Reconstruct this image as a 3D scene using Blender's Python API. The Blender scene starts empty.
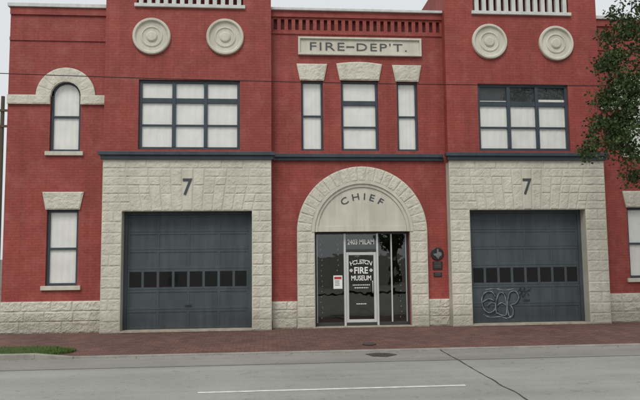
import bpy, math, random
from mathutils import Matrix, Vector, noise
random.seed(7)
SC=bpy.context.scene
COL=SC.collection
SC.view_settings.view_transform='Standard'; SC.view_settings.look='None'; SC.view_settings.exposure=0

# ------------------------------------------------------------------ materials
def newmat(name):
    m=bpy.data.materials.new(name); m.use_nodes=True
    nt=m.node_tree; nt.nodes.clear()
    out=nt.nodes.new('ShaderNodeOutputMaterial'); b=nt.nodes.new('ShaderNodeBsdfPrincipled')
    b.inputs['Specular IOR Level'].default_value=.3
    nt.links.new(b.outputs[0],out.inputs[0])
    return m,nt,b
def N(nt,t,**k):
    n=nt.nodes.new(t)
    for a,v in k.items(): setattr(n,a,v)
    return n
def pos(nt): return N(nt,'ShaderNodeNewGeometry').outputs['Position']
def mapped(nt,scale):
    mp=N(nt,'ShaderNodeMapping'); mp.inputs['Scale'].default_value=scale
    nt.links.new(pos(nt),mp.inputs['Vector']); return mp.outputs[0]
def ntex(nt,scale,detail=4,vec=None,rough=.55):
    n=N(nt,'ShaderNodeTexNoise'); n.inputs['Scale'].default_value=scale; n.inputs['Detail'].default_value=detail
    n.inputs['Roughness'].default_value=rough
    nt.links.new(vec if vec else pos(nt),n.inputs['Vector']); return n.outputs['Fac']
def ramp(nt,fac,stops):
    r=N(nt,'ShaderNodeValToRGB'); nt.links.new(fac,r.inputs[0])
    e=r.color_ramp.elements
    while len(e)<len(stops): e.new(.5)
    for i,(p,c) in enumerate(stops):
        e[i].position=p; e[i].color=(c[0],c[1],c[2],1) if hasattr(c,'__len__') else (c,c,c,1)
    return r.outputs[0]
def mul(nt,a,b,f=1.0,mode='MULTIPLY'):
    m=N(nt,'ShaderNodeMixRGB',blend_type=mode); 
    if hasattr(f,'links'): nt.links.new(f,m.inputs[0])
    else: m.inputs[0].default_value=f
    for i,x in ((1,a),(2,b)):
        if hasattr(x,'links'): nt.links.new(x,m.inputs[i])
        else: m.inputs[i].default_value=(x[0],x[1],x[2],1)
    return m.outputs[0]
def bump(nt,b,h,strength,dist):
    bm=N(nt,'ShaderNodeBump'); bm.inputs['Strength'].default_value=strength; bm.inputs['Distance'].default_value=dist
    nt.links.new(h,bm.inputs['Height'])
    nt.links.new(bm.outputs[0],b.inputs['Normal']); return bm
def grime(nt,col,amount,height=.5):
    sep=N(nt,'ShaderNodeSeparateXYZ'); nt.links.new(pos(nt),sep.inputs[0])
    a=N(nt,'ShaderNodeMath',operation='MULTIPLY_ADD'); nt.links.new(ntex(nt,2.5,6,rough=.65),a.inputs[0]); a.inputs[1].default_value=-1.1*height; nt.links.new(sep.outputs[2],a.inputs[2])
    d=N(nt,'ShaderNodeMath',operation='DIVIDE'); nt.links.new(a.outputs[0],d.inputs[0]); d.inputs[1].default_value=height
    return mul(nt,col,ramp(nt,d.outputs[0],[(0,(1-amount,1-amount*1.04,1-amount*1.1)),(.8,1.0)]))
def simple(name,c,rough=.6,var=.15,scale=3,bmp=0.1,bscale=40,metal=0,bd=.01,streak=0,dirt=0):
    m,nt,b=newmat(name)
    v=ramp(nt,ntex(nt,scale,5),[(.3,1-var),(.7,1+var*.5)])
    col=mul(nt,c,v)
    if streak:
        s=ramp(nt,ntex(nt,1,5,mapped(nt,(7,7,.55))),[(.35,1-streak),(.62,1.0)])
        col=mul(nt,col,s)
    if dirt: col=grime(nt,col,dirt)
    nt.links.new(col,b.inputs['Base Color']); b.inputs['Roughness'].default_value=rough; b.inputs['Metallic'].default_value=metal
    if bmp: bump(nt,b,ntex(nt,bscale,6),bmp,bd)
    return m
def brick(name,c1,c2,mort,bw,rh,ms,horizontal=True,bs=.5,rough=.65,bd=.006,big=.14,streak=.12):
    m,nt,b=newmat(name)
    sep=N(nt,'ShaderNodeSeparateXYZ'); nt.links.new(pos(nt),sep.inputs[0])
    cmb=N(nt,'ShaderNodeCombineXYZ')
    if horizontal:
        ad=N(nt,'ShaderNodeMath',operation='ADD'); nt.links.new(sep.outputs[0],ad.inputs[0]); nt.links.new(sep.outputs[1],ad.inputs[1])
        nt.links.new(ad.outputs[0],cmb.inputs[0]); nt.links.new(sep.outputs[2],cmb.inputs[1])
    else:
        nt.links.new(sep.outputs[0],cmb.inputs[0]); nt.links.new(sep.outputs[1],cmb.inputs[1])
    t=N(nt,'ShaderNodeTexBrick'); t.inputs['Scale'].default_value=1
    t.inputs['Color1'].default_value=(*c1,1); t.inputs['Color2'].default_value=(*c2,1); t.inputs['Mortar'].default_value=(*mort,1)
    t.inputs['Brick Width'].default_value=bw; t.inputs['Row Height'].default_value=rh; t.inputs['Mortar Size'].default_value=ms
    t.inputs['Mortar Smooth'].default_value=.3
    nt.links.new(cmb.outputs[0],t.inputs['Vector'])
    v=ramp(nt,ntex(nt,.9,6,rough=.65),[(.3,1-big),(.7,1+big*.4)])
    col=mul(nt,t.outputs['Color'],v)
    v2=ramp(nt,ntex(nt,14,5),[(.3,.86),(.7,1.08)]); col=mul(nt,col,v2)
    if streak:
        s=ramp(nt,ntex(nt,1,5,mapped(nt,(5,5,.4))),[(.35,1-streak),(.6,1.0)])
        col=mul(nt,col,s)
        f=ramp(nt,ntex(nt,2.2,7,rough=.7),[(.50,0),(.72,.32)])
        col=mul(nt,col,(.42,.17,.14),f,'MIX')
        f=ramp(nt,ntex(nt,5,7,rough=.75),[(.60,0),(.70,.28)])
        col=mul(nt,col,(.17,.04,.033),f,'MIX')
    nt.links.new(col,b.inputs['Base Color']); b.inputs['Roughness'].default_value=rough
    inv=N(nt,'ShaderNodeMath',operation='MULTIPLY_ADD'); nt.links.new(t.outputs['Fac'],inv.inputs[0]); inv.inputs[1].default_value=-1
    nz=N(nt,'ShaderNodeMath',operation='MULTIPLY'); nt.links.new(ntex(nt,30,5),nz.inputs[0]); nz.inputs[1].default_value=.6
    nt.links.new(nz.outputs[0],inv.inputs[2])
    bump(nt,b,inv.outputs[0],bs,bd)
    return m
M={}
M['red']=brick('painted_red_brick',(.335,.070,.056),(.308,.062,.050),(.262,.052,.043),.215,.075,.008,bs=.35,big=.18,streak=.15)
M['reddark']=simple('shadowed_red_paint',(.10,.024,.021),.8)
M['stone']=simple('rock_faced_limestone',(.60,.575,.485),.9,.13,1.3,.3,24,bd=.012,streak=.12,dirt=.28)
M['smooth']=simple('smooth_limestone',(.60,.575,.485),.85,.12,1.5,.15,30,streak=.14)
M['mortar']=simple('stone_mortar',(.50,.475,.40),.95,.12,2,dirt=.25)
M['slate']=simple('slate_blue_paint',(.052,.070,.086),.5,.18,2,.1,30,streak=.12)
M['door']=simple('garage_door_paint',(.072,.088,.097),.55,.22,1.2,.12,25,streak=.22,dirt=.25)
M['letter']=simple('lettering_paint',(.06,.07,.08),.6,.1)
M['letterlight']=simple('weathered_lettering',(.09,.10,.10),.7,.25,8)
M['cap']=simple('dark_coping_metal',(.05,.055,.06),.5,.1)
M['white']=simple('white_coping',(.62,.63,.60),.7,.12,streak=.15)
M['blind']=simple('window_blind',(.78,.78,.74),.8,.08,2.5,.0)
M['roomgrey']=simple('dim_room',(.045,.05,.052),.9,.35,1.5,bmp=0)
M['alu']=simple('brushed_aluminium',(.62,.63,.62),.35,.05,metal=.3,bmp=0)
M['bronze']=simple('dark_bronze_frame',(.06,.06,.06),.4,.1,metal=.3,bmp=0)
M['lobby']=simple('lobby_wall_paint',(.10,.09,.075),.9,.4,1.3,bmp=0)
M['vinyl']=simple('white_vinyl_letter',(.80,.80,.78),.5,.03,bmp=0)
M['paper']=simple('paper',(.80,.80,.78),.7,.05,bmp=0)
M['paperred']=simple('red_ink',(.45,.04,.04),.7,.05,bmp=0)
M['paperblue']=simple('blue_ink',(.05,.12,.35),.7,.05,bmp=0)
M['green']=simple('green_reflection_paint',(.035,.10,.055),.6,.5,6,bmp=0)  # greenish transom reflection put into the colour
M['graf']=simple('spray_paint',(.20,.235,.245),.7,.5,9,bmp=0)
M['grafdark']=simple('dark_spray_paint',(.022,.027,.03),.7,.3,9,bmp=0)
M['iron']=simple('weathered_iron',(.06,.055,.05),.7,.2,6)
M['bronzep']=simple('plaque_bronze',(.045,.04,.038),.45,.2,6,metal=.5)
M['plaquesil']=simple('plaque_silver',(.20,.20,.20),.45,.2,6,metal=.4)
M['cable']=simple('black_cable',(.01,.01,.01),.6,.05,bmp=0)
M['bark']=simple('bark',(.10,.075,.055),.95,.3,6,.6,20,bd=.03)
M['roof']=simple('roof_membrane',(.2,.2,.2),.9,.1)
M['kerb']=simple('kerb_concrete',(.28,.27,.24),.9,.25,3,.3,40)
M['sill']=simple('threshold_concrete',(.38,.34,.27),.9,.3,5)
M['pave']=brick('paving_brick',(.205,.100,.081),(.125,.068,.058),(.085,.062,.052),.21,.105,.012,horizontal=False,bs=.6,rough=.85,big=.30,streak=0)
M['post']=simple('timber_pole',(.10,.08,.06),.9,.2)
M['line']=simple('road_paint',(.66,.66,.62),.7,.25,7,bmp=.1)
M['joint']=simple('joint_tar',(.045,.044,.042),.9,.2)
M['jointfaint']=simple('joint_dust',(.17,.165,.15),.9,.3,6)
def roadmat(name,base):
    m,nt,b=newmat(name)
    c=mul(nt,base,ramp(nt,ntex(nt,.35,7,rough=.65),[(.3,.82),(.7,1.08)]))
    c=mul(nt,c,ramp(nt,ntex(nt,1,5,mapped(nt,(.12,1.6,1))),[(.35,.86),(.65,1.04)]))
    c=mul(nt,c,ramp(nt,ntex(nt,60,3),[(.3,.84),(.7,1.1)]))
    c=mul(nt,c,ramp(nt,ntex(nt,5,6,rough=.7),[(.30,.70),(.42,1.0)]))
    nt.links.new(c,b.inputs['Base Color']); b.inputs['Roughness'].default_value=.9
    bump(nt,b,ntex(nt,70,6),.35,.008); return m
M['road']=roadmat('road_concrete',(.315,.315,.29))
M['apron']=roadmat('apron_concrete',(.27,.265,.24))
def leafmat(name,a,bb):
    m,nt,b=newmat(name)
    g=N(nt,'ShaderNodeNewGeometry')
    nt.links.new(ramp(nt,g.outputs['Random Per Island'],[(0,a),(1,bb)]),b.inputs['Base Color'])
    b.inputs['Roughness'].default_value=.65
    b.inputs['Specular IOR Level'].default_value=.15
    return m
M['leaf']=leafmat('leaf',(.028,.050,.018),(.075,.11,.04))
M['farleaf']=leafmat('far_leaf',(.05,.09,.04),(.13,.19,.09))
M['grass']=leafmat('grass_blade',(.05,.10,.02),(.13,.19,.05))
M['dry']=leafmat('dry_leaf',(.10,.06,.03),(.22,.15,.07))
M['soil']=simple('grass_soil',(.055,.085,.025),.95,.3,5,.5)
def glassmat(name,rough=.02,tint=(1,1,1),f0=.045,wav=.15):
    m=bpy.data.materials.new(name); m.use_nodes=True; nt=m.node_tree; nt.nodes.clear()
    o=N(nt,'ShaderNodeOutputMaterial'); mx=N(nt,'ShaderNodeMixShader')
    lw=N(nt,'ShaderNodeLayerWeight'); lw.inputs['Blend'].default_value=.5
    pw=N(nt,'ShaderNodeMath',operation='POWER'); nt.links.new(lw.outputs['Facing'],pw.inputs[0]); pw.inputs[1].default_value=5
    ma=N(nt,'ShaderNodeMath',operation='MULTIPLY_ADD'); nt.links.new(pw.outputs[0],ma.inputs[0]); ma.inputs[1].default_value=1-f0; ma.inputs[2].default_value=f0
    t=N(nt,'ShaderNodeBsdfTransparent'); t.inputs[0].default_value=(*tint,1)
    g=N(nt,'ShaderNodeBsdfGlossy'); g.inputs['Roughness'].default_value=rough
    bm=N(nt,'ShaderNodeBump'); bm.inputs['Strength'].default_value=wav; bm.inputs['Distance'].default_value=.02
    nt.links.new(ntex(nt,1.5,2),bm.inputs['Height']); nt.links.new(bm.outputs[0],g.inputs['Normal'])
    nt.links.new(ma.outputs[0],mx.inputs[0]); nt.links.new(t.outputs[0],mx.inputs[1]); nt.links.new(g.outputs[0],mx.inputs[2]); nt.links.new(mx.outputs[0],o.inputs[0])
    return m
M['glass']=glassmat('window_glass',.02,(.98,.98,.98))
M['glassdark']=glassmat('tinted_glass',.01,(.50,.55,.53),.15,.25)

# ------------------------------------------------------------------ helpers
class G:
    def __init__(s): s.v=[]; s.f=[]
    def quad(s,*p):
        n=len(s.v); s.v+=[Vector(q) for q in p]; s.f.append(tuple(range(n,n+len(p))))
    def box(s,x0,x1,y0,y1,z0,z1):
        n=len(s.v)
        s.v+=[Vector((x,y,z)) for z in (z0,z1) for y in (y0,y1) for x in (x0,x1)]
        for f in ((0,1,5,4),(3,2,6,7),(2,0,4,6),(1,3,7,5),(4,5,7,6),(2,3,1,0)): s.f.append(tuple(n+i for i in f))
    def prism(s,poly,y0,y1):
        n=len(s.v);k=len(poly)
        s.v+=[Vector((x,y0,z)) for x,z in poly]+[Vector((x,y1,z)) for x,z in poly]
        s.f.append(tuple(n+i for i in range(k))); s.f.append(tuple(n+k+i for i in reversed(range(k))))
        for i in range(k):
            j=(i+1)%k; s.f.append((n+i,n+k+i,n+k+j,n+j))
    def tube(s,pts,rad,seg=8,cap=True):
        pts=[Vector(p) for p in pts]; n0=len(s.v)
        for i,p in enumerate(pts):
            d=(pts[min(i+1,len(pts)-1)]-pts[max(i-1,0)]).normalized()
            a=d.cross(Vector((0,0,1)) if abs(d.z)<.9 else Vector((1,0,0))).normalized(); b=d.cross(a)
            for k in range(seg):
                t=2*math.pi*k/seg; s.v.append(p+(a*math.cos(t)+b*math.sin(t))*rad[i])
        for i in range(len(pts)-1):
            for k in range(seg):
                k2=(k+1)%seg; s.f.append((n0+i*seg+k,n0+i*seg+k2,n0+(i+1)*seg+k2,n0+(i+1)*seg+k))
        if cap:
            s.f.append(tuple(n0+k for k in reversed(range(seg)))); s.f.append(tuple(n0+(len(pts)-1)*seg+k for k in range(seg)))
    def lathe(s,prof,cx,cz,y,seg=48):
        n0=len(s.v)
        for i,(r,o) in enumerate(prof):
            for k in range(seg):
                t=2*math.pi*k/seg
                s.v.append(Vector((cx+r*math.cos(t),y+o,cz+r*math.sin(t))))
        for i in range(len(prof)-1):
            for k in range(seg):
                k2=(k+1)%seg; s.f.append((n0+i*seg+k,n0+i*seg+k2,n0+(i+1)*seg+k2,n0+(i+1)*seg+k))
    def block(s,mp,L,H,y,base=.009,amp=.011,cell=.028,gap=.0035):
        n=max(3,int(L/cell)); m=max(3,int(H/cell)); n0=len(s.v); sd=random.random()*50
        tone=random.uniform(-.003,.004)
        for j in range(m+1):
            for i in range(n+1):
                u=i/n; v=j/m
                uu=gap/L+u*(1-2*gap/L); vv=gap/H+v*(1-2*gap/H)
                x,z=mp(uu,vv)
                e=min(min(u,1-u)*L,min(v,1-v)*H)
                if i in(0,n) or j in (0,m): yo=y+.003
                else:
                    q=Vector((x*1.3+sd,sd,z*1.3))
                    nn=noise.noise(q*3.5)*.8+noise.noise(q*10)*.7+noise.noise(q*24)*.6
                    pr=min(1,e/.03)**.8
                    yo=y-pr*(base+tone+amp*nn)-.001
                s.v.append(Vector((x,min(yo,y+.003),z)))
        for j in range(m):
            for i in range(n):
                a=n0+j*(n+1)+i; s.f.append((a,a+1,a+n+2,a+n+1))
    def rblock(s,bl,br,tr,tl,y,**k):
        bl,br,tr,tl=[Vector(p) for p in (bl,br,tr,tl)]
        L=((br-bl).length+(tr-tl).length)/2; H=((tl-bl).length+(tr-br).length)/2
        def mp(u,v):
            p=(bl*(1-u)+br*u)*(1-v)+(tl*(1-u)+tr*u)*v; return p.x,p.y
        s.block(mp,L,H,y,**k)
    def wall(s,x0,x1,z0,z1,y,holes,depth,back=None):
        xs=sorted({x0,x1}|{h[0] for h in holes}|{h[1] for h in holes}); zs=sorted({z0,z1}|{h[2] for h in holes}|{h[3] for h in holes})
        xs=[x for x in xs if x0<=x<=x1]; zs=[z for z in zs if z0<=z<=z1]
        for i in range(len(xs)-1):
            for j in range(len(zs)-1):
                cx=(xs[i]+xs[i+1])/2; cz=(zs[j]+zs[j+1])/2
                if any(h[0]<cx<h[1] and h[2]<cz<h[3] for h in holes): continue
                s.quad((xs[i],y,zs[j]),(xs[i+1],y,zs[j]),(xs[i+1],y,zs[j+1]),(xs[i],y,zs[j+1]))
        for h in holes:
            a,b,c,d=h[:4]; e=y+(h[4] if len(h)>4 else depth)
            s.quad((a,y,c),(a,y,d),(a,e,d),(a,e,c)); s.quad((b,y,c),(b,e,c),(b,e,d),(b,y,d))
            s.quad((a,y,d),(b,y,d),(b,e,d),(a,e,d)); s.quad((a,y,c),(a,e,c),(b,e,c),(b,y,c))
        if back is not None:
            s.quad((x0,y,z0),(x0,y,z1),(x0,back,z1),(x0,back,z0)); s.quad((x1,y,z0),(x1,back,z0),(x1,back,z1),(x1,y,z1))
            s.quad((x0,y,z1),(x1,y,z1),(x1,back,z1),(x0,back,z1))
def world_of(o):
    w=Vector(o.location); p=o.parent
    while p: w+=Vector(p.location); p=p.parent
    return w
def mk(name,g,mat,parent=None,bevel=0,smooth=False,label=None,category=None,kind=None,group=None,base=False):
    me=bpy.data.meshes.new(name)
    lo=Vector((min(v.x for v in g.v),min(v.y for v in g.v),min(v.z for v in g.v))); hi=Vector((max(v.x for v in g.v),max(v.y for v in g.v),max(v.z for v in g.v)))
    c=(lo+hi)/2
    if base: c.z=lo.z
    me.from_pydata([v-c for v in g.v],[],g.f); me.update()
    o=bpy.data.objects.new(name,me); COL.objects.link(o)
    me.materials.append(M[mat] if isinstance(mat,str) else mat)
    if parent:
        o.parent=parent; o.location=c-world_of(parent)
    else: o.location=c
    if smooth:
        for p in me.polygons: p.use_smooth=True
    if bevel:
        b=o.modifiers.new('bevel','BEVEL'); b.width=bevel; b.segments=2; b.limit_method='ANGLE'
    for k,v in (('label',label),('category',category),('kind',kind),('group',group)):
        if v: o[k]=v
    return o
def empty(name,loc,label,category,group=None):
    o=bpy.data.objects.new(name,None); COL.objects.link(o); o.location=loc; o['label']=label; o['category']=category
    if group:o['group']=group
    return o
def glyph(body,bold=0,space=1):
    cu=bpy.data.curves.new('t','FONT'); cu.body=body; cu.size=1; cu.offset=bold; cu.extrude=.5; cu.space_character=space; cu.resolution_u=3
    o=bpy.data.objects.new('t',cu); COL.objects.link(o); bpy.context.view_layer.update()
    me=bpy.data.meshes.new_from_object(o.evaluated_get(bpy.context.evaluated_depsgraph_get()))
    vs=[v.co.copy() for v in me.vertices]; fs=[tuple(p.vertices) for p in me.polygons]
    bpy.data.objects.remove(o); bpy.data.curves.remove(cu); bpy.data.meshes.remove(me)
    return vs,fs
def text(g,body,w,h,cx,cz,y,th=.02,bold=0,space=1):
    vs,fs=glyph(body,bold,space)
    x0=min(v.x for v in vs);x1=max(v.x for v in vs);y0=min(v.y for v in vs);y1=max(v.y for v in vs)
    n=len(g.v); sx=w/(x1-x0); sz=h/(y1-y0)
    g.v+=[Vector((cx+(v.x-(x0+x1)/2)*sx, y-(v.z+.5)*th, cz+(v.y-(y0+y1)/2)*sz)) for v in vs]
    g.f+=[tuple(n+i for i in f) for f in fs]
def arctext(g,body,h,R,cx,cz,y,span,th=.02,bold=0,wscale=1):
    G_=[glyph(c,bold) for c in body]
    ref=max(max(v.y for v in vs)-min(v.y for v in vs) for vs,_ in G_)
    s=h/ref; ws=[(max(v.x for v in vs)-min(v.x for v in vs))*s*wscale for vs,_ in G_]
    tot=sum(ws); gap=(span*R-tot)/(len(body)-1); p=-span*R/2
    for (vs,fs),w in zip(G_,ws):
        a=-(p+w/2)/R; p+=w+gap
        x0=min(v.x for v in vs);x1=max(v.x for v in vs); n=len(g.v)
        for v in vs:
            lx=(v.x-(x0+x1)/2)*s*wscale; lz=v.y*s-h/2
            g.v.append(Vector((cx-(R+lz)*math.sin(a)+lx*math.cos(a), y-(v.z+.5)*th, cz+(R+lz)*math.cos(a)+lx*math.sin(a))))
        g.f+=[tuple(n+i for i in f) for f in fs]

# ------------------------------------------------------------------ fire station
ST=empty('fire_station',(0,.3,0),'two-storey red painted brick fire station with cream stone arches','building')
CB=.30
TOP=10.3
LT=(-7.28,-2.63); RT=(2.48,7.16)
LW=(-10.0,-7.28); RW=(7.16,10.0)
LO=(-6.74,-3.18); RO=(3.06,6.52)
ZG=3.31
def courses(g,a,b,zs,y,**k):
    for i in range(len(zs)-1):
        w=b-a
        if w<.75:
            cut=[a,b] if i%4!=2 else [a,a+w*random.choice((.4,.6)),b]
        else:
            cut=[a]
            while cut[-1]<b-.01:
                nx=cut[-1]+random.uniform(.50,.80)
                cut.append(b if b-nx<.3 else nx)
        for p,q in zip(cut,cut[1:]): g.rblock((p,zs[i]),(q,zs[i]),(q,zs[i+1]),(p,zs[i+1]),y,**k)
def tower(t,op,win,bal):
    g=G()
    g.wall(t[0],t[1],4.70,TOP,0,[(win[0],win[1],5.04,7.03,.22),(bal[0],bal[1],9.17,9.95,.3)],.2,back=3)
    g.quad((bal[0],.3,9.17),(bal[1],.3,9.17),(bal[1],.3,9.95),(bal[0],.3,9.95))
    mk('wall',g,'red',ST)
    g=G(); g.box(bal[0]-.06,bal[1]+.06,-.07,.06,9.13,9.23)
    n=13; w=(bal[1]-bal[0])
    for i in range(n):
        cx=bal[0]+w*(i+.5)/n
        g.box(cx-.06,cx+.06,-.02,.10,9.23,9.80)
    g.box(bal[0]-.06,bal[1]+.06,-.07,.06,9.80,9.93)
    mk('balustrade',g,'white',ST,bevel=.01)
    g=G(); g.box(t[0]-.10,t[1]+.10,-.17,.02,4.86,4.96); g.box(t[0]-.05,t[1]+.05,-.11,.02,4.75,4.86)
    mk('cornice',g,'slate',ST,bevel=.008)
    z1=4.75
    g=G(); g.wall(t[0]+.004,t[1]-.004,0,z1,-.03,[(op[0],op[1],-.01,ZG,.42)],.4,back=.3)
    sr=mk('stone_surround',g,'mortar',ST)
    g=G(); y=-.03
    zs=[ZG*i/11 for i in range(12)]
    courses(g,t[0],op[0],zs,y); courses(g,op[1],t[1],zs,y)
    # flat arch: radiating voussoirs whose heads step down away from the keystone
    zt=4.50; n=13; xc=(op[0]+op[1])/2; hw=(op[1]-op[0])/2
    mid=n//2; spread=.27
    edge=lambda k,f: xc+(-hw+2*hw*k/n)*(1+spread*f/1.0*.55)
    rowsz=[ZG+(zt-ZG)*j/5 for j in range(6)]
    def ex(k,z):
        f=(z-ZG)/(zt-ZG); return xc+(-hw+2*hw*k/n)*(1+.16*f)
    toprow=lambda i: 5-min(3,abs(i-mid)//2)
    for i in range(n):
        tr=toprow(i)
        if i==mid: continue
        split=max(1,min(tr-1,2+(i%2)))
        for r0,r1 in ((0,split),(split,tr)):
            za,zb=rowsz[r0],rowsz[r1]
            g.rblock((ex(i,za),za),(ex(i+1,za),za),(ex(i+1,zb),zb),(ex(i,zb),zb),y,base=.012)
    # horizontal courses fitted round the stepped arch
    for r in range(5):
        za,zb=rowsz[r],rowsz[r+1]
        inn=[i for i in range(n) if toprow(i)>r]
        la,lb=ex(inn[0],za),ex(inn[0],zb); ra,rb=ex(inn[-1]+1,za),ex(inn[-1]+1,zb)
        L=la-t[0]; k=max(1,round(L/.62))
        for q in range(k):
            a0=t[0]+(la-t[0])*q/k; a1=t[0]+(la-t[0])*(q+1)/k; c0=t[0]+(lb-t[0])*q/k; c1=t[0]+(lb-t[0])*(q+1)/k
            if q<k-1: c1=a1
            if q>0: c0=a0
            g.rblock((a0,za),(a1,za),(c1,zb),(c0,zb),y,base=.008)
            # mirrored side
            A0=ra+(t[1]-ra)*(k-1-q)/k; A1=ra+(t[1]-ra)*(k-q)/k; C0=A0; C1=A1
            if q==k-1: C0=rb
            g.rblock((A0,za),(A1,za),(C1,zb),(C0,zb),y,base=.008)
    courses(g,t[0],t[1],[zt,z1],y)
    ka,kb=ex(mid,ZG),ex(mid+1,ZG); kc,kd=ex(mid,zt),ex(mid+1,zt)
    g.rblock((ka,ZG),(kb,ZG),(kd,zt),(kc,zt),y,base=.016,amp=.003)
    mk('rock_faced_block',g,'stone',sr)
    g=G(); text(g,'7',.26,.47,xc,3.98,y-.015,.02,bold=.01)
    mk('numeral',g,'letter',sr)
    g=G(); g.box(op[0],op[1],-.06,.39,.004,.045); mk('threshold',g,'sill',sr)
tower(LT,LO,(-6.34,-3.52),(-6.43,-3.43))
tower(RT,RO,(3.42,6.18),(3.36,6.30))

def medallion(cx,cz):
    g=G(); g.lathe([(.53,.01),(.53,-.06),(.51,-.085),(.46,-.085),(.435,-.05),(.42,-.03),(.31,-.02),(.295,-.04),(.265,-.045),(.25,-.025),(.16,-.02),(.15,-.045),(.12,-.065),(.001,-.07)],cx,cz,0,64)
    mk('medallion',g,'smooth',ST,smooth=False)
for x,z in ((-6.0,8.27),(-3.94,8.29),(3.82,8.30),(5.86,8.28)): medallion(x,z)

def garage(op,graffiti=False):
    a,b=op; y=.30
    g=G(); g.box(a,b,y+.020,y+.07,.045,ZG)
    fr=.10
    g.box(a,a+fr,y-.03,y+.020,.045,ZG); g.box(b-fr,b,y-.03,y+.020,.045,ZG); g.box(a+fr,b-fr,y-.03,y+.020,ZG-.09,ZG)
    rows=[.045,.58,1.13,1.70,2.24,2.74,ZG-.09]; nc=8; W=b-a-2*fr
    for j in range(6):
        r0,r1=rows[j],rows[j+1]
        g.box(a+fr,b-fr,y+.008,y+.020,r0+.005,r0+.07); g.box(a+fr,b-fr,y+.008,y+.020,r1-.07,r1-.003)
        ncol=8 if j==2 else 4
        for i in range(ncol+1):
            cx=a+fr+W*i/ncol; w=.035 if 0<i<ncol else .06
            g.box(max(cx-w,a+fr),min(cx+w,b-fr),y+.008,y+.020,r0+.07,r1-.07)
    d=mk('garage_door',g,'door',ST,bevel=.004)
    g=G()
    for i in range(nc):
        x0=a+fr+W*i/nc+.040; x1=a+fr+W*(i+1)/nc-.040
        g.box(x0,x1,y+.013,y+.018,1.205,1.625)
    m=bpy.data.materials.get('dark_pane')
    if not m:
        m,nt,bb=newmat('dark_pane'); bb.inputs['Base Color'].default_value=(.008,.009,.01,1); bb.inputs['Roughness'].default_value=.06
        bb.inputs['Specular IOR Level'].default_value=.5
        bump(nt,bb,ntex(nt,2.5,2),.2,.02)
    mk('window_pane',g,m,d)
    g=G(); cx=(a+b)/2; g.box(cx-.10,cx+.10,y-.012,y+.008,.66,.69); g.tube([(cx-.08,y+.0,.70),(cx-.06,y-.03,.71),(cx+.06,y-.03,.71),(cx+.08,y+.0,.70)],[.009]*4)
    mk('handle',g,'iron',d)
    if graffiti:
        cnt=[0]
        def stroke(g,pts,r=.013,lift=0,dx_=0,dz_=0):
            pts=[(p[0]+dx_,p[1]+dz_) for p in pts]
            P=[]
            for i in range(len(pts)-1):
                p0=pts[max(i-1,0)];p1=pts[i];p2=pts[i+1];p3=pts[min(i+2,len(pts)-1)]
                for k in range(6):
                    t=k/6
                    P.append(tuple(.5*((2*p1[c])+(-p0[c]+p2[c])*t+(2*p0[c]-5*p1[c]+4*p2[c]-p3[c])*t*t+(-p0[c]+3*p1[c]-3*p2[c]+p3[c])*t**3) for c in (0,1)))
            P.append(pts[-1])
            for i in range(len(P)-1):
                dx=P[i+1][0]-P[i][0]; dz=P[i+1][1]-P[i][1]; l=math.hypot(dx,dz) or 1
                rr=r*(1+.35*math.sin(i*.7+cnt[0]*.3))
                nx,nz=-dz/l*rr,dx/l*rr; ex,ez=dx/l*rr*.5,dz/l*rr*.5
                cnt[0]+=1; yy=y+.0072-lift-.00003*(cnt[0]%40)
                g.quad((P[i][0]-nx-ex,yy,P[i][1]-nz-ez),(P[i][0]+nx-ex,yy,P[i][1]+nz-ez),(P[i+1][0]+nx+ex,yy,P[i+1][1]+nz+ez),(P[i+1][0]-nx+ex,yy,P[i+1][1]-nz+ez))
        X=0
        S=[[(X+.44,.80),(X+.30,.96),(X+.08,.92),(X-.02,.70),(X+.06,.40),(X+.24,.26),(X+.42,.34),(X+.46,.54),(X+.30,.58),(X+.18,.48)],
           [(X+.02,.62),(X+.22,.72),(X+.40,.66)],
           [(X+.50,.22),(X+.46,.52),(X+.54,.86),(X+.68,.92),(X+.80,.70),(X+.84,.22),(X+.70,.16),(X+.52,.24)],
           [(X+.52,.50),(X+.66,.58),(X+.82,.50)],
           [(X+.92,.16),(X+.86,.52),(X+.92,.90),(X+1.12,.96),(X+1.24,.76),(X+1.14,.56),(X+.98,.50),(X+1.06,.34),(X+1.04,.14),(X+.92,.12)],
           [(X+.06,.20),(X+.30,.10),(X+.62,.12),(X+.84,.06),(X+1.0,.10)],
           [(X+.10,1.02),(X+.40,1.06),(X+.74,1.0),(X+1.05,1.04)]]
        sc=lambda p:[(3.42+x*.88+z*.06,.12+z*.86) for x,z in p]
        g=G()
        for p in S[:5]: stroke(g,sc(p),.026,0,.022,-.022)
        for p in ([(1.20,.92),(1.30,1.06),(1.33,.90),(1.44,1.06),(1.46,.92),(1.66,1.06)],[(1.26,.78),(1.34,.90),(1.38,.76),(1.50,.90),(1.60,.80)],[(1.24,1.0),(1.40,.94),(1.64,.98)]): stroke(g,sc(p),.009,.0)
        mk('graffiti_dark_strokes',g,'grafdark',d)  # darker spray strokes offset from the light ones, plus the scribble
        g=G()
        for p in S: stroke(g,sc(p),.012,.0013)
        mk('graffiti',g,'graf',d)
garage(LO); garage(RO,True)

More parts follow.
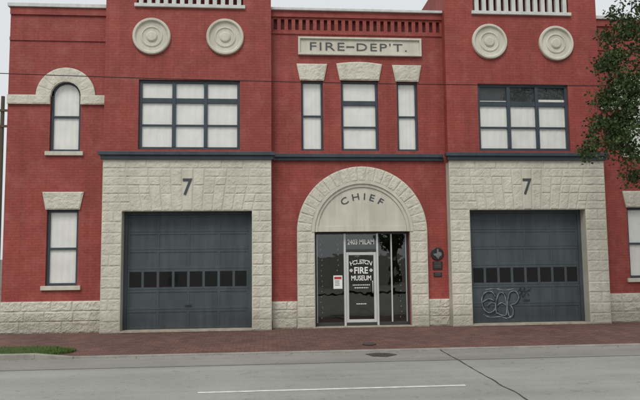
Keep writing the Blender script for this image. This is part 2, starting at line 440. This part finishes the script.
def window(x0,x1,z0,z1,yw,cols=1,rails=(.5,),arch=False,blinds=None,sill=True,lintel=None,fw=.07,mw=.10):
    y=yw+.07
    g=G()
    g.box(x0,x0+fw,y,y+.06,z0,z1); g.box(x1-fw,x1,y,y+.06,z0,z1); g.box(x0+fw,x1-fw,y,y+.06,z0,z0+fw)
    if not arch: g.box(x0+fw,x1-fw,y,y+.06,z1-fw,z1)
    W=(x1-x0-2*fw)
    for i in range(1,cols):
        cx=x0+fw+W*i/cols; g.box(cx-mw/2,cx+mw/2,y-.01,y+.055,z0+fw,z1-(0 if arch else fw))
    for zz,h in rails:
        g.box(x0+fw,x1-fw,y+.008,y+.05,zz-h/2,zz+h/2)
    if arch:
        cx=(x0+x1)/2; R=(x1-x0)/2; n=16; zc=z1-R
        for i in range(n):
            a0=math.pi*i/n;a1=math.pi*(i+1)/n
            P=lambda a,r:(cx+r*math.cos(a),zc+r*math.sin(a))
            g.prism([P(a0,R-fw),P(a0,R+.14),P(a1,R+.14),P(a1,R-fw)],y,y+.06)
    o=mk('window',g,'slate',ST,bevel=.005)
    g=G(); g.quad((x0+fw/2,y+.035,z0+fw/2),(x1-fw/2,y+.035,z0+fw/2),(x1-fw/2,y+.035,z1-.02),(x0+fw/2,y+.035,z1-.02)); mk('window_glass',g,'glass',o)
    g=G()
    bl=blinds or [(z0,z1)]*cols
    for i in range(cols):
        a=x0+fw+W*i/cols; b=x0+fw+W*(i+1)/cols; lo,hi=bl[i]
        k=14; n=len(g.v)
        for j in range(k+1):
            xx=a+(b-a)*j/k; yy=y+.062+.004*math.sin(j*1.9+i)
            g.v+= [Vector((xx,yy,lo)),Vector((xx,yy-.003,hi))]
        for j in range(k): g.f.append((n+2*j,n+2*j+2,n+2*j+3,n+2*j+1))
    mk('blind',g,'blind',o)
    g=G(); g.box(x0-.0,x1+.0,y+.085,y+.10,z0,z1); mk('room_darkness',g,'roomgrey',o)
    if sill:
        g=G(); g.box(x0-.10,x1+.10,yw-.07,yw+.09,z0-.12,z0-.002); mk('sill',g,'smooth',o,bevel=.01)
    if lintel:
        g=G(); w=x1-x0; e=.03; f=.13; zb=z1; zt=z1+.50
        def top(u): return zt+(.06*math.sin(math.pi*u) if lintel=='arch' else 0)
        def mp(u,v):
            xb=x0-e+(w+2*e)*u; xt=x0-f+(w+2*f)*u
            return xb+(xt-xb)*v, zb+(top(u)-zb)*v
        g.block(mp,w+.2,.5,yw-.035,base=.02,amp=.014)
        g.prism([(x0-e,zb+.002),(x1+e,zb+.002),(x1+f,zt-.002),(x0-f,zt-.002)],yw-.04,yw+.07)
        mk('lintel',g,'stone',o)
    return o
TR=[(6.45,.14),(5.74,.05)]
window(-6.34,-3.52,5.04,7.03,.0,3,TR,sill=False,blinds=[(5.0,7.0),(5.0,7.0),(5.0,7.0)],fw=.08)
window(3.42,6.18,5.04,7.03,.0,3,TR,sill=False,blinds=[(5.0,6.55),(5.0,6.45),(5.0,6.6)],fw=.08)
window(-1.76,-1.12,5.07,7.14,CB,1,[(6.10,.05)],sill=False,lintel='trap',fw=.06)
window(-.59,.51,5.07,7.16,CB,1,[(6.50,.14),(5.78,.05)],sill=False,lintel='arch',blinds=[(5.0,7.1)])
window(1.07,1.69,5.07,7.14,CB,1,[(6.10,.05)],sill=False,lintel='trap',fw=.06)
for mirror in (0,1):
    c=-8.42 if not mirror else 8.42
    window(c-.42,c+.42,5.02,7.04,CB,1,[(6.02,.06)],arch=True,blinds=[(5.0,6.98)])
    window(c-.43,c+.43,1.28,3.38,CB,1,[(2.30,.06)],lintel='trap')

g=G()
slots=[]
NS=24
for i in range(NS):
    cx=-2.50+i*(4.86/(NS-1)); slots.append((cx-.052,cx+.052,8.66,8.98,.10))
AX=-.03
g.wall(LT[1],RT[0],0,9.22,CB,[(-1.76,-1.12,5.07,7.14,.22),(-.59,.51,5.07,7.16,.22),(1.07,1.69,5.07,7.14,.22),(AX-1.37,AX+1.37,0,2.71,.3)]+slots,.2)
g.box(LT[1],RT[0],CB-.05,CB,9.04,9.22); g.box(LT[1],RT[0],CB-.03,CB,8.53,8.60)
mk('wall',g,'red',ST)
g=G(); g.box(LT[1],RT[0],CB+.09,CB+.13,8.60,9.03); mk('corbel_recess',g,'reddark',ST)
g=G(); g.box(LT[1],RT[0],CB-.12,CB+.35,9.222,9.30); mk('coping',g,'white',ST,bevel=.01)
g=G(); g.box(LT[1]+.1,RT[0]-.1,CB-.14,CB+.0,4.86,4.96); g.box(LT[1]+.05,RT[0]-.05,CB-.08,CB,4.77,4.86); mk('cornice',g,'slate',ST,bevel=.008)
px0,px1,pz0,pz1=-1.84,1.83,7.90,8.44
g=G(); g.box(px0+.06,px1-.06,CB-.04,CB+.01,pz0+.06,pz1-.06)
for b in ((px0,px1,pz1-.06,pz1),(px0,px1,pz0,pz0+.06),(px0,px0+.06,pz0+.06,pz1-.06),(px1-.06,px1,pz0+.06,pz1-.06)): g.box(b[0],b[1],CB-.09,CB+.01,b[2],b[3])
pn=mk('inscription_panel',g,'smooth',ST,bevel=.006)
g=G(); text(g,"FIRE",1.02,.235,-.98,8.165,CB-.04,.015,bold=-.004,space=1.15); text(g,"-",.24,.035,-.30,8.16,CB-.04,.015); text(g,"DEP'T.",1.50,.235,.64,8.165,CB-.04,.015,bold=-.004,space=1.15); mk('inscription',g,'letterlight',pn)
g=G(); YA=.16
g.box(AX-1.88,AX-1.38,YA,CB,0,2.71); g.box(AX+1.38,AX+1.88,YA,CB,0,2.71)
n=40
for i in range(n):
    a0=math.pi*i/n;a1=math.pi*(i+1)/n; P=lambda a,r:(AX+r*math.cos(a),2.71+r*math.sin(a))
    g.prism([P(a0,1.38),P(a0,1.88),P(a1,1.88),P(a1,1.38)],YA,CB)
ar=mk('entrance_arch',g,'mortar',ST)
g=G(); zs=[2.71*i/9 for i in range(10)]
courses(g,AX-1.88,AX-1.38,zs,YA); courses(g,AX+1.38,AX+1.88,zs,YA)
nv=21
for i in range(nv):
    a0=math.pi*(1-i/nv);a1=math.pi*(1-(i+1)/nv)
    def mp(u,v,a0=a0,a1=a1):
        a=a0+(a1-a0)*u; r=1.46+.42*v; return AX+r*math.cos(a),2.71+r*math.sin(a)
    g.block(mp,.25,.42,YA,base=.012,amp=.013)
mk('rock_faced_block',g,'stone',ar)
g=G()
for i in range(48):
    a0=math.pi*i/48;a1=math.pi*(i+1)/48; P=lambda a,r:(AX+r*math.cos(a),2.71+r*math.sin(a))
    g.prism([P(a0,1.38),P(a0,1.46),P(a1,1.46),P(a1,1.38)],YA-.025,CB)
    g.prism([P(a0,1.29),P(a0,1.38),P(a1,1.38),P(a1,1.29)],YA+.015,CB)
mk('arch_moulding',g,'smooth',ar)
g=G(); pts=[(AX+1.30*math.cos(math.pi*i/40),2.71+1.30*math.sin(math.pi*i/40)) for i in range(41)]
g.prism(pts,YA+.05,CB-.005); g.box(AX-1.28,AX+1.28,YA+.03,CB-.01,2.715,2.86)
ty=mk('tympanum',g,'smooth',ar)
g=G(); arctext(g,'CHIEF',.19,1.05,AX,2.68,YA+.05,1.22,.015,bold=.0,wscale=1.25); mk('inscription',g,'letter',ty)

EY=.42
ex0,ex1=AX-1.37,AX+1.37
g=G(); f=.05
g.box(ex0,ex0+f,EY,EY+.1,.03,2.705); g.box(ex1-f,ex1,EY,EY+.1,.03,2.705); g.box(ex0+f,ex1-f,EY,EY+.1,2.645,2.705); g.box(ex0+f,ex1-f,EY,EY+.1,.03,.12)
g.box(-.49,.39,EY+.002,EY+.098,2.14,2.21)
en=mk('entrance_door',g,'bronze',ST,bevel=.004)
g=G()
for x in (-.525,.425): g.box(x-.03,x+.03,EY-.012,EY+.11,.03,2.66)
for x in (.84,): g.box(x-.018,x+.018,EY-.005,EY+.1,.12,2.645)
for x in (ex0+.07,ex1-.07): g.box(x-.010,x+.010,EY-.005,EY+.09,.12,2.645)
g.box(-.49,-.415,EY+.01,EY+.06,.05,2.12); g.box(.315,.39,EY+.01,EY+.06,.05,2.12); g.box(-.415,.315,EY+.01,EY+.06,2.04,2.12); g.box(-.415,.315,EY+.01,EY+.06,.05,.20)
mk('door_leaf',g,'alu',en,bevel=.005)
g=G(); g.tube([(.27,EY-.03,.95),(.27,EY-.05,1.0),(.27,EY-.05,1.25),(.27,EY-.03,1.3)],[.012]*4); g.tube([(.27,EY+.01,.98),(.27,EY-.05,.98)],[.01]*2); g.tube([(.27,EY+.01,1.27),(.27,EY-.05,1.27)],[.01]*2)
mk('handle',g,'alu',en,smooth=True)
g=G(); g.quad((ex0+.02,EY+.045,.05),(ex1-.02,EY+.045,.05),(ex1-.02,EY+.045,2.68),(ex0+.02,EY+.045,2.68)); mk('door_glass',g,'glassdark',en)
yy=EY+.036
g=G(); arctext(g,'HOUSTON',.125,.95,-.05,.90,yy,.68,.003,bold=.012,wscale=1.0)
text(g,'FIRE',.40,.19,-.05,1.60,yy,.003,bold=.022); text(g,'MUSEUM',.58,.145,-.05,1.38,yy,.003,bold=.018)
for sx in (-.34,.24):
    for k in range(4):
        a=k*math.pi/2; c_,s_=math.cos(a),math.sin(a)
        R2=lambda px,pz:(sx+px*c_-pz*s_,1.60+px*s_+pz*c_)
        pl=[R2(.006,-.004),R2(.045,-.028),R2(.045,.028),R2(.006,.004)]
        g.prism(pl,yy-.003,yy)
mk('door_lettering',g,'vinyl',en)
g=G()
for r,(w,z) in enumerate(((.50,1.18),(.40,1.10),(.30,.64))):
    x=-.05-w/2
    while x<-.05+w/2:
        l=random.uniform(.03,.06); g.box(x,min(x+l,-.05+w/2),yy-.003,yy,z-.012,z+.012); x+=l+.015
mk('small_print',g,'vinyl',en)
g=G(); text(g,'2403 MILAM',.78,.15,-.05,2.42,yy,.003,bold=.015); mk('address_lettering',g,'vinyl',en)
g=G(); g.box(-.47,.37,EY+.07,EY+.09,2.23,2.62); mk('transom_reflection_sheet',g,'green',en)  # green sheet added behind the glass in place of a greenish reflection
g=G(); g.box(AX-1.45,AX+1.45,.14,2.5,.003,.028); mk('doorstep',g,'sill',en)
bulbmesh=None
for sx in (-1.20,1.10,-.72):
    g=G(); pts=[(sx+.015*math.sin(k*1.3),EY+.10,.25+k*.15) for k in range(17)]
    if sx==-.72: pts=pts[9:]
    g.tube(pts,[.004]*len(pts),5)
    o=mk('string_light',g,'cable',None,label='vertical string of tiny pale bulbs hung inside entrance glass',category='string lights',group='light strings in entrance')
    wo=world_of(o)
    if bulbmesh is None:
        g=G(); g.tube([(0,0,-.022),(0,0,-.01),(0,0,.01),(0,0,.022)],[.004,.014,.014,.004],8); ob=mk('bulb',g,'vinyl',o); bulbmesh=ob.data; bpy.data.objects.remove(ob)
    for p in pts:
        bo=bpy.data.objects.new('bulb',bulbmesh); COL.objects.link(bo); bo.parent=o; bo.location=Vector(p)+Vector((random.uniform(-.02,.02),-.018,0))-wo
g=G()
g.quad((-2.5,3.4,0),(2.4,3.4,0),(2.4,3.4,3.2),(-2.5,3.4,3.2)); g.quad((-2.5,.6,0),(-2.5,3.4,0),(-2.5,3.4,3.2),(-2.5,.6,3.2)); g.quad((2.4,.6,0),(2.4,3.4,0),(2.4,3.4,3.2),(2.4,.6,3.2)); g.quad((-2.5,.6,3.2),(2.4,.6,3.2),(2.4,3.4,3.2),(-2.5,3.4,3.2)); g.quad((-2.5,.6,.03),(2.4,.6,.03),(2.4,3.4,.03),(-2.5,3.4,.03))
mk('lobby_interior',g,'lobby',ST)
g=G(); g.box(.55,1.25,1.6,2.0,.03,1.0); g.box(.58,1.22,1.63,1.97,1.0,1.05)
mk('display_case',g,'bronze',None,label='low dark display case inside the museum lobby',category='display case')
g=G(); g.box(-1.3,-.8,2.2,2.5,.03,1.9); g.box(-1.34,-.76,2.16,2.54,1.9,1.95)
mk('display_cabinet',g,'bronze',None,label='tall dark display cabinet inside the museum lobby',category='cabinet')
def poster(x0,x1,z0,z1,label,kind):
    g=G(); y=EY+.030; g.box(x0,x1,y,y+.004,z0,z1)
    o=mk('poster',g,'paper',None,label=label,category='poster',base=True)
    w=x1-x0;h=z1-z0
    g=G(); g.box(x0+w*.1,x1-w*.1,y-.003,y,z1-h*.28,z1-h*.1)
    mk('printed_heading',g,'paperred' if kind!=2 else 'paperblue',o)
    g=G()
    for k in range(4): g.box(x0+w*.15,x1-w*random.uniform(.15,.4),y-.0025,y-.0005,z1-h*(.42+.11*k),z1-h*(.38+.11*k))
    mk('printed_text',g,'letterlight',o)
poster(-.86,-.60,1.08,1.46,'white notice sheet taped inside the entrance glass',1)

def basecourse(x0,x1,z1,yw,off=0):
    g=G(); g.box(x0,x1,yw-.05,yw,0,z1); o=mk('stone_base',g,'mortar',ST)
    g=G(); courses(g,x0,x1,[0,z1*.36,z1*.68,z1],yw-.05,base=.014,amp=.020)
    mk('rock_faced_block',g,'stone',o)
basecourse(LW[0],LW[1],.86,CB); basecourse(RW[0],RW[1],.84,CB)
basecourse(LT[1],AX-1.88,.76,CB); basecourse(AX+1.88,RT[0],.76,CB)

for wx,c in ((LW,-8.42),(RW,8.42)):
    g=G(); WT=9.16
    g.wall(wx[0],wx[1],0,WT,CB,[(c-.42,c+.42,5.02,7.04,.22),(c-.43,c+.43,1.28,3.38,.22)],.2,back=12)
    g.box(wx[0],wx[1],CB-.03,CB,8.20,8.30); g.box(wx[0],wx[1],CB-.05,CB,8.95,WT-.01)
    mk('wall',g,'red',ST)
    g=G(); g.box(wx[0]-.06,wx[1],CB-.10,CB+.35,WT+.001,WT+.11); mk('coping',g,'white',ST,bevel=.01)
    g=G(); zs=6.58; n=9
    for i in range(n):
        a0=math.pi*(1-i/n);a1=math.pi*(1-(i+1)/n)
        def mp(u,v,a0=a0,a1=a1):
            a=a0+(a1-a0)*u; r=.42+.40*v; return c+r*math.cos(a),zs+.02+r*math.sin(a)
        g.block(mp,.24,.40,CB-.04,base=.010,amp=.010,gap=.003)
        P=lambda a,r:(c+r*math.cos(a),zs+.02+r*math.sin(a))
        g.prism([P(a1,.42),P(a1,.815),P(a0,.815),P(a0,.42)],CB-.045,CB+.07)
    for a,b in ((wx[0]-.0,c-.42),(c+.42,wx[1])):
        g.box(a,b,CB-.07,CB,6.36,6.62)
        courses(g,a,b,[6.36,6.62],CB-.07,base=.008,amp=.010)
    mk('stone_arch_band',g,'stone',ST)
g=G(); g.quad((-10,.6,8.6),(10,.6,8.6),(10,12,8.6),(-10,12,8.6)); mk('roof',g,'roof',ST)
g=G(); g.quad((-10,12,0),(10,12,0),(10,12,9.16),(-10,12,9.16)); mk('wall',g,'reddark',ST)
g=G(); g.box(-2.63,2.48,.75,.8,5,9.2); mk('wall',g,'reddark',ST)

g=G()
tx=[(-.02,.17),(.05,.17),(.05,.06),(.15,.04),(.18,-.03),(.17,-.08),(.06,-.16),(.04,-.23),(-.04,-.16),(-.08,-.10),(-.12,-.10),(-.18,-.02),(-.02,-.0)]
g.lathe([(.19,0),(.19,-.02),(.17,-.03),(.001,-.03)],2.16,2.05,CB,32)
pq=mk('historical_marker',g,'bronzep',None,label='round dark metal marker with state outline on red brick',category='plaque')
g=G(); g.prism([(2.16+x*.72,2.07+z*.72) for x,z in reversed(tx)],CB-.04,CB-.028); mk('state_outline',g,'plaquesil',pq)
for z,w,h in ((1.72,.28,.24),(1.46,.24,.12)):
    g=G(); g.box(2.16-w/2,2.16+w/2,CB-.03,CB,z-h/2,z+h/2); pq=mk('plaque',g,'bronzep',None,bevel=.005,label='small rectangular dark plaque fixed to red brick wall' if h>.2 else 'narrow dark nameplate below the plaque on brick',category='plaque')
    g=G()
    for k in range(int(h/.05)): g.box(2.16-w*.38,2.16+w*.38,CB-.034,CB-.03,z+h/2-.035-.045*k,z+h/2-.025-.045*k)
    mk('raised_text',g,'plaquesil',pq)

# ------------------------------------------------------------------ ground
def sheet(name,x0,x1,y0,y1,z0,z1,mat,**k):
    g=G(); g.quad((x0,y0,z0),(x1,y0,z0),(x1,y1,z1),(x0,y1,z1)); return mk(name,g,mat,None,kind='structure',**k)
KY=-3.38
M['earth']=simple('earth',(.16,.15,.12),.95,.2,.3)
sheet('ground',-700,700,-700,700,-.20,-.20,'earth')
sheet('road',-120,120,-15.5,-4.75,-.150,-.118,'road')
sheet('gutter_apron',-120,120,-4.75,KY-.01,-.114,-.10,'apron')
sheet('sidewalk',-60,60,KY,.32,-.078,0,'pave')
g=G(); g.box(-60,60,KY-.10,KY,-.3,-.070); mk('kerb',g,'kerb',None,kind='structure',bevel=.015)
g=G(); g.box(-60,-7.7,KY-.16,KY-.101,-.3,.01); g.box(-60,-7.7,KY-.10,KY,-.069,.01)
g.prism([(-7.7,-.3),(-6.9,-.3),(-6.9,-.068),(-7.7,.01)],KY-.16,KY-.02)
mk('kerb',g,'kerb',None,kind='structure',bevel=.012)
def zf(yy): return (-.114+(.014)*(yy+4.75)/1.37 if yy>-4.75 else -.118-.032*(-4.75-yy)/10.75)+.005
def crack(g,x,w,y0=KY-.11,amp=.04,n=60,drift=0):
    pts=[(x+drift*k/n+amp*noise.noise(Vector((x,k*.35,0)))+.25*amp*noise.noise(Vector((x,k*1.9,3))),y0-k*.2) for k in range(n+1)]
    for k in range(n):
        ww=w*(.7+.6*random.random())
        a,b=pts[k],pts[k+1]
        g.quad((a[0]-ww,a[1],zf(a[1])),(a[0]+ww,a[1],zf(a[1])),(b[0]+ww,b[1],zf(b[1])),(b[0]-ww,b[1],zf(b[1])))
g=G(); crack(g,1.15,.013); crack(g,-14,.012); crack(g,14,.012)
mk('road_joint',g,'joint',None,kind='structure')
g=G(); crack(g,6.6,.005,amp=.1)
g.quad((-60,-4.765,-.108),(60,-4.765,-.108),(60,-4.75,-.108),(-60,-4.75,-.108))
mk('road_crack',g,'jointfaint',None,kind='structure')
g=G()
for a in (-3.85,8.3,-16): g.quad((a,-7.20,zf(-7.2)),(a+4.4,-7.20,zf(-7.2)),(a+4.4,-7.11,zf(-7.11)),(a,-7.11,zf(-7.11)))
mk('lane_marking',g,'line',None,kind='structure')
sheet('pavement',-120,120,-22,-15.5,0,0,'kerb')
# irregular broken patch of iron plate in the gutter
poly=[(-.62,-3.86),(-.50,-4.16),(-.22,-4.24),(.04,-4.02),(-.10,-3.80),(-.36,-3.74)]
g=G(); k=len(poly); g.v=[Vector((x,y,-.12)) for x,y in poly]+[Vector((x,y,-.094)) for x,y in poly]
g.f=[tuple(range(k,2*k))]+[(i,(i+1)%k,k+(i+1)%k,k+i) for i in range(k)]
for x in (-.40,-.30,-.20): g.box(x-.015,x+.015,-4.10,-3.86,-.094,-.088)
mk('utility_cover',g,'iron',None,label='dark iron utility cover set in the concrete gutter',category='drain cover')
g=G(); g.lathe([(.16,.0),(.16,-.012),(.001,-.014)],0,0,0,24)
g.v=[Vector((v.x-.35,-2.7+v.z*1.0,-.054-v.y)) for v in g.v]
mk('water_valve_cover',g,'iron',None,label='small round iron valve cover in brick paving',category='drain cover')
sheet('grass_verge',-60,-7.65,KY+.02,-2.15,-.03,-.02,'soil')
g=G()
for i in range(18000):
    x=-7.1-random.random()**1.6*8; y=-2.05-random.random()*1.36
    if x>-7.9 and abs(y+2.8)>(-6.9-x)*.8: continue
    h=random.uniform(.0,.04); a=random.random()*6.28; w=.006; dx,dy=math.cos(a)*w,math.sin(a)*w; lx,ly=random.uniform(-.05,.05),random.uniform(-.05,.05)
    g.quad((x-dx,y-dy,-.06),(x+dx,y+dy,-.06),(x+lx,y+ly,-.02+h))
mk('grass',g,'grass',None,kind='stuff')
g=G()
for i in range(700):
    k=random.random()
    x=random.uniform(-11,9)
    if k<.45: y=KY-.13-abs(random.gauss(0,.12)); z=zf(y)+.002
    elif k<.7: y=-.12-abs(random.gauss(0,.12)); z=.004-.02*(-y)
    else: y=random.uniform(-3,-.1); z=.006-.021*(-y)
    a=random.random()*6.28; L=random.uniform(.015,.04); u=Vector((math.cos(a),math.sin(a),random.uniform(0,.4)))*L; v=Vector((-math.sin(a),math.cos(a),.1))*L*.4; p=Vector((x,y,z))
    g.quad(p,p+u*.5+v,p+u,p+u*.5-v)
mk('fallen_leaves',g,'dry',None,kind='stuff')

# ------------------------------------------------------------------ trees
def tree(base,limbs,clumps,name_label,leaf=.08,mat='leaf'):
    T=empty('tree',base,name_label,'tree')
    g=G()
    for pts,rr in limbs: g.tube(pts,rr,8)
    mk('trunk',g,'bark',T,smooth=True)
    g=G()
    for cx,cy,cz,r,n in clumps:
        for i in range(n):
            d=Vector((random.gauss(0,1),random.gauss(0,1),random.gauss(0,.8)))
            d=d.normalized()*(random.random()**.5)*r*random.uniform(.6,1.15)
            p=Vector((cx,cy,cz))+d
            if noise.noise(p*2.3)<-.18: continue
            u=Vector((random.gauss(0,1),random.gauss(0,1),random.gauss(0,1)-.6)).normalized(); v=u.cross(Vector((random.random(),random.random(),random.random()))).normalized()
            L=leaf*random.uniform(.6,1.3); w=L*.36
            g.quad(p,p+u*L*.5+v*w,p+u*L,p+u*L*.5-v*w)
    mk('crown',g,mat,T)
cl=[(5.75,-3.0,5.35,.62,1500),(5.45,-3.1,4.85,.50,800),(5.0,-3.2,4.5,.32,240),(6.1,-3.0,4.55,.55,900),(6.05,-3.0,5.1,.6,1200),(6.0,-3.0,6.9,.50,800),(5.6,-3.0,6.7,.35,260),(6.1,-3.1,6.2,.6,1200),(6.0,-3.0,5.7,.55,1100),(6.6,-2.9,4.0,.4,300),(5.55,-3.0,5.85,.42,550),(6.2,-3.0,7.5,.55,900),(6.3,-2.8,3.9,.35,250),(5.7,-3.0,7.45,.32,160),(6.4,-3.0,8.1,.5,600),(5.9,-3.0,8.0,.25,90)]
for i in range(26):
    a=random.random()*6.28; rr=random.uniform(.3,2.0); cl.append((8.7+math.cos(a)*rr,-2.6+math.sin(a)*rr,random.uniform(4.2,8.2),random.uniform(.6,1.0),330))
bx,by=8.7,-2.5
lim=[([(bx,by,-.1),(bx+.05,by,.8),(bx-.03,by-.02,2),(bx+.02,by,3.2),(bx,by,4.4),(bx+.1,by,6),(bx,by,7.6)],[.26,.19,.16,.14,.11,.07,.03])]
for c in cl:
    s=Vector((bx,by,min(max(2.8,c[2]-1.8),6.5))); e=Vector(c[:3]); m=(s+e)/2+Vector((0,0,.25))
    r0=.045 if c[0]>6.7 else .03
    lim.append(([s,s*.6+m*.4,m,m*.4+e*.6+Vector((0,0,.05)),e],[r0,r0*.8,r0*.6,r0*.4,.008]))
    if c[0]<6.7:
        for k in range(5):
            d=Vector((random.uniform(-1,.3),random.uniform(-.4,.4),random.uniform(-.9,.7))).normalized()*c[3]*1.25
            lim.append(([e,e+d*.5+Vector((0,0,.04)),e+d],[.007,.005,.003]))
tree((bx,by,-.1),lim,cl,'leafy street tree with small green leaves overhanging the pavement',.078)
def fartree(tb,n,spread,zr,rr,nl,leaf,label,mat):
    cl=[(tb.x+random.uniform(-spread,spread),tb.y+random.uniform(-spread,spread),random.uniform(*zr),random.uniform(*rr),nl) for i in range(n)]
    lim=[([tb,tb+Vector((.1,0,2)),tb+Vector((0,.1,5))],[.3,.22,.1])]
    for c in cl: lim.append(([tb+Vector((0,0,2.5)),Vector(c[:3])],[.08,.02]))
    tree(tb,lim,cl,label,leaf,mat)
fartree(Vector((-23.5,26,-.2)),11,1.6,(3.0,6.6),(.7,1.1),260,.22,'distant green tree beyond the end of the building','farleaf')
for x in (-9.5,-1.0,6.5): fartree(Vector((x,-27,-.1)),14,2.4,(3.4,8.5),(.9,1.5),160,.34,'street tree on the opposite side of the road','farleaf')
P=empty('utility_pole',(-19.4,22.5,-.2),'tall timber utility pole with crossarms behind the building','utility pole')
g=G(); g.tube([(-19.4,22.5,-.2),(-19.4,22.5,6),(-19.4,22.5,12.2)],[.17,.14,.11],10); mk('pole',g,'post',P)
g=G(); g.box(-20.6,-18.2,22.35,22.45,11.2,11.34); g.box(-20.4,-18.4,22.35,22.45,10.2,10.34)
mk('crossarm',g,'post',P)
for x in (-20.5,-19.9,-18.9,-18.3):
    g=G(); g.tube([(x,22.4,11.34),(x,22.4,11.5)],[.05,.03],8); mk('insulator',g,'letter',P)
g=G(); pts=[]
for k in range(61):
    x=-32+k*64/60; pts.append((x,-1.5,6.57+.0011*(x-2)**2))
g.tube(pts,[.011]*61,6); mk('overhead_cable',g,'cable',None,label='thin black utility cable sagging across the street front',category='cable')

# ------------------------------------------------------------------ world, light, camera
W=bpy.data.worlds.new('World'); SC.world=W; W.use_nodes=True; nt=W.node_tree; nt.nodes.clear()
el,rot=math.radians(52),math.radians(205)
sky=N(nt,'ShaderNodeTexSky',sky_type='NISHITA'); sky.sun_disc=False; sky.sun_elevation=el; sky.sun_rotation=rot; sky.dust_density=5
hs=N(nt,'ShaderNodeHueSaturation'); hs.inputs['Saturation'].default_value=.25; nt.links.new(sky.outputs[0],hs.inputs['Color'])
mx=N(nt,'ShaderNodeMixRGB'); mx.inputs[0].default_value=.75; nt.links.new(hs.outputs[0],mx.inputs[1]); mx.inputs[2].default_value=(7.2,7.5,7.7,1)
bg=N(nt,'ShaderNodeBackground'); bg.inputs[1].default_value=.12; nt.links.new(mx.outputs[0],bg.inputs[0])
o=N(nt,'ShaderNodeOutputWorld'); nt.links.new(bg.outputs[0],o.inputs[0])
sd=bpy.data.lights.new('sun','SUN'); sd.energy=1.5; sd.angle=math.radians(22); sd.color=(1,.97,.92)
so=bpy.data.objects.new('sun',sd); COL.objects.link(so)
dirv=Vector((math.sin(rot)*math.cos(el),math.cos(rot)*math.cos(el),math.sin(el)))
so.rotation_euler=dirv.to_track_quat('Z','Y').to_euler(); so.location=dirv*40
R=Matrix.Rotation(math.radians(-4.7),3,'Z')@Matrix.Rotation(math.radians(95),3,'X')@Matrix.Rotation(math.radians(-.57),3,'Z')
cd=bpy.data.cameras.new('camera'); cam=bpy.data.objects.new('camera',cd); COL.objects.link(cam)
cam.matrix_world=Matrix.Translation((-2.7,-17.5,2.07))@R.to_4x4()
cd.sensor_width=36; cd.lens=622/640*36; cd.clip_end=2000; SC.camera=cam
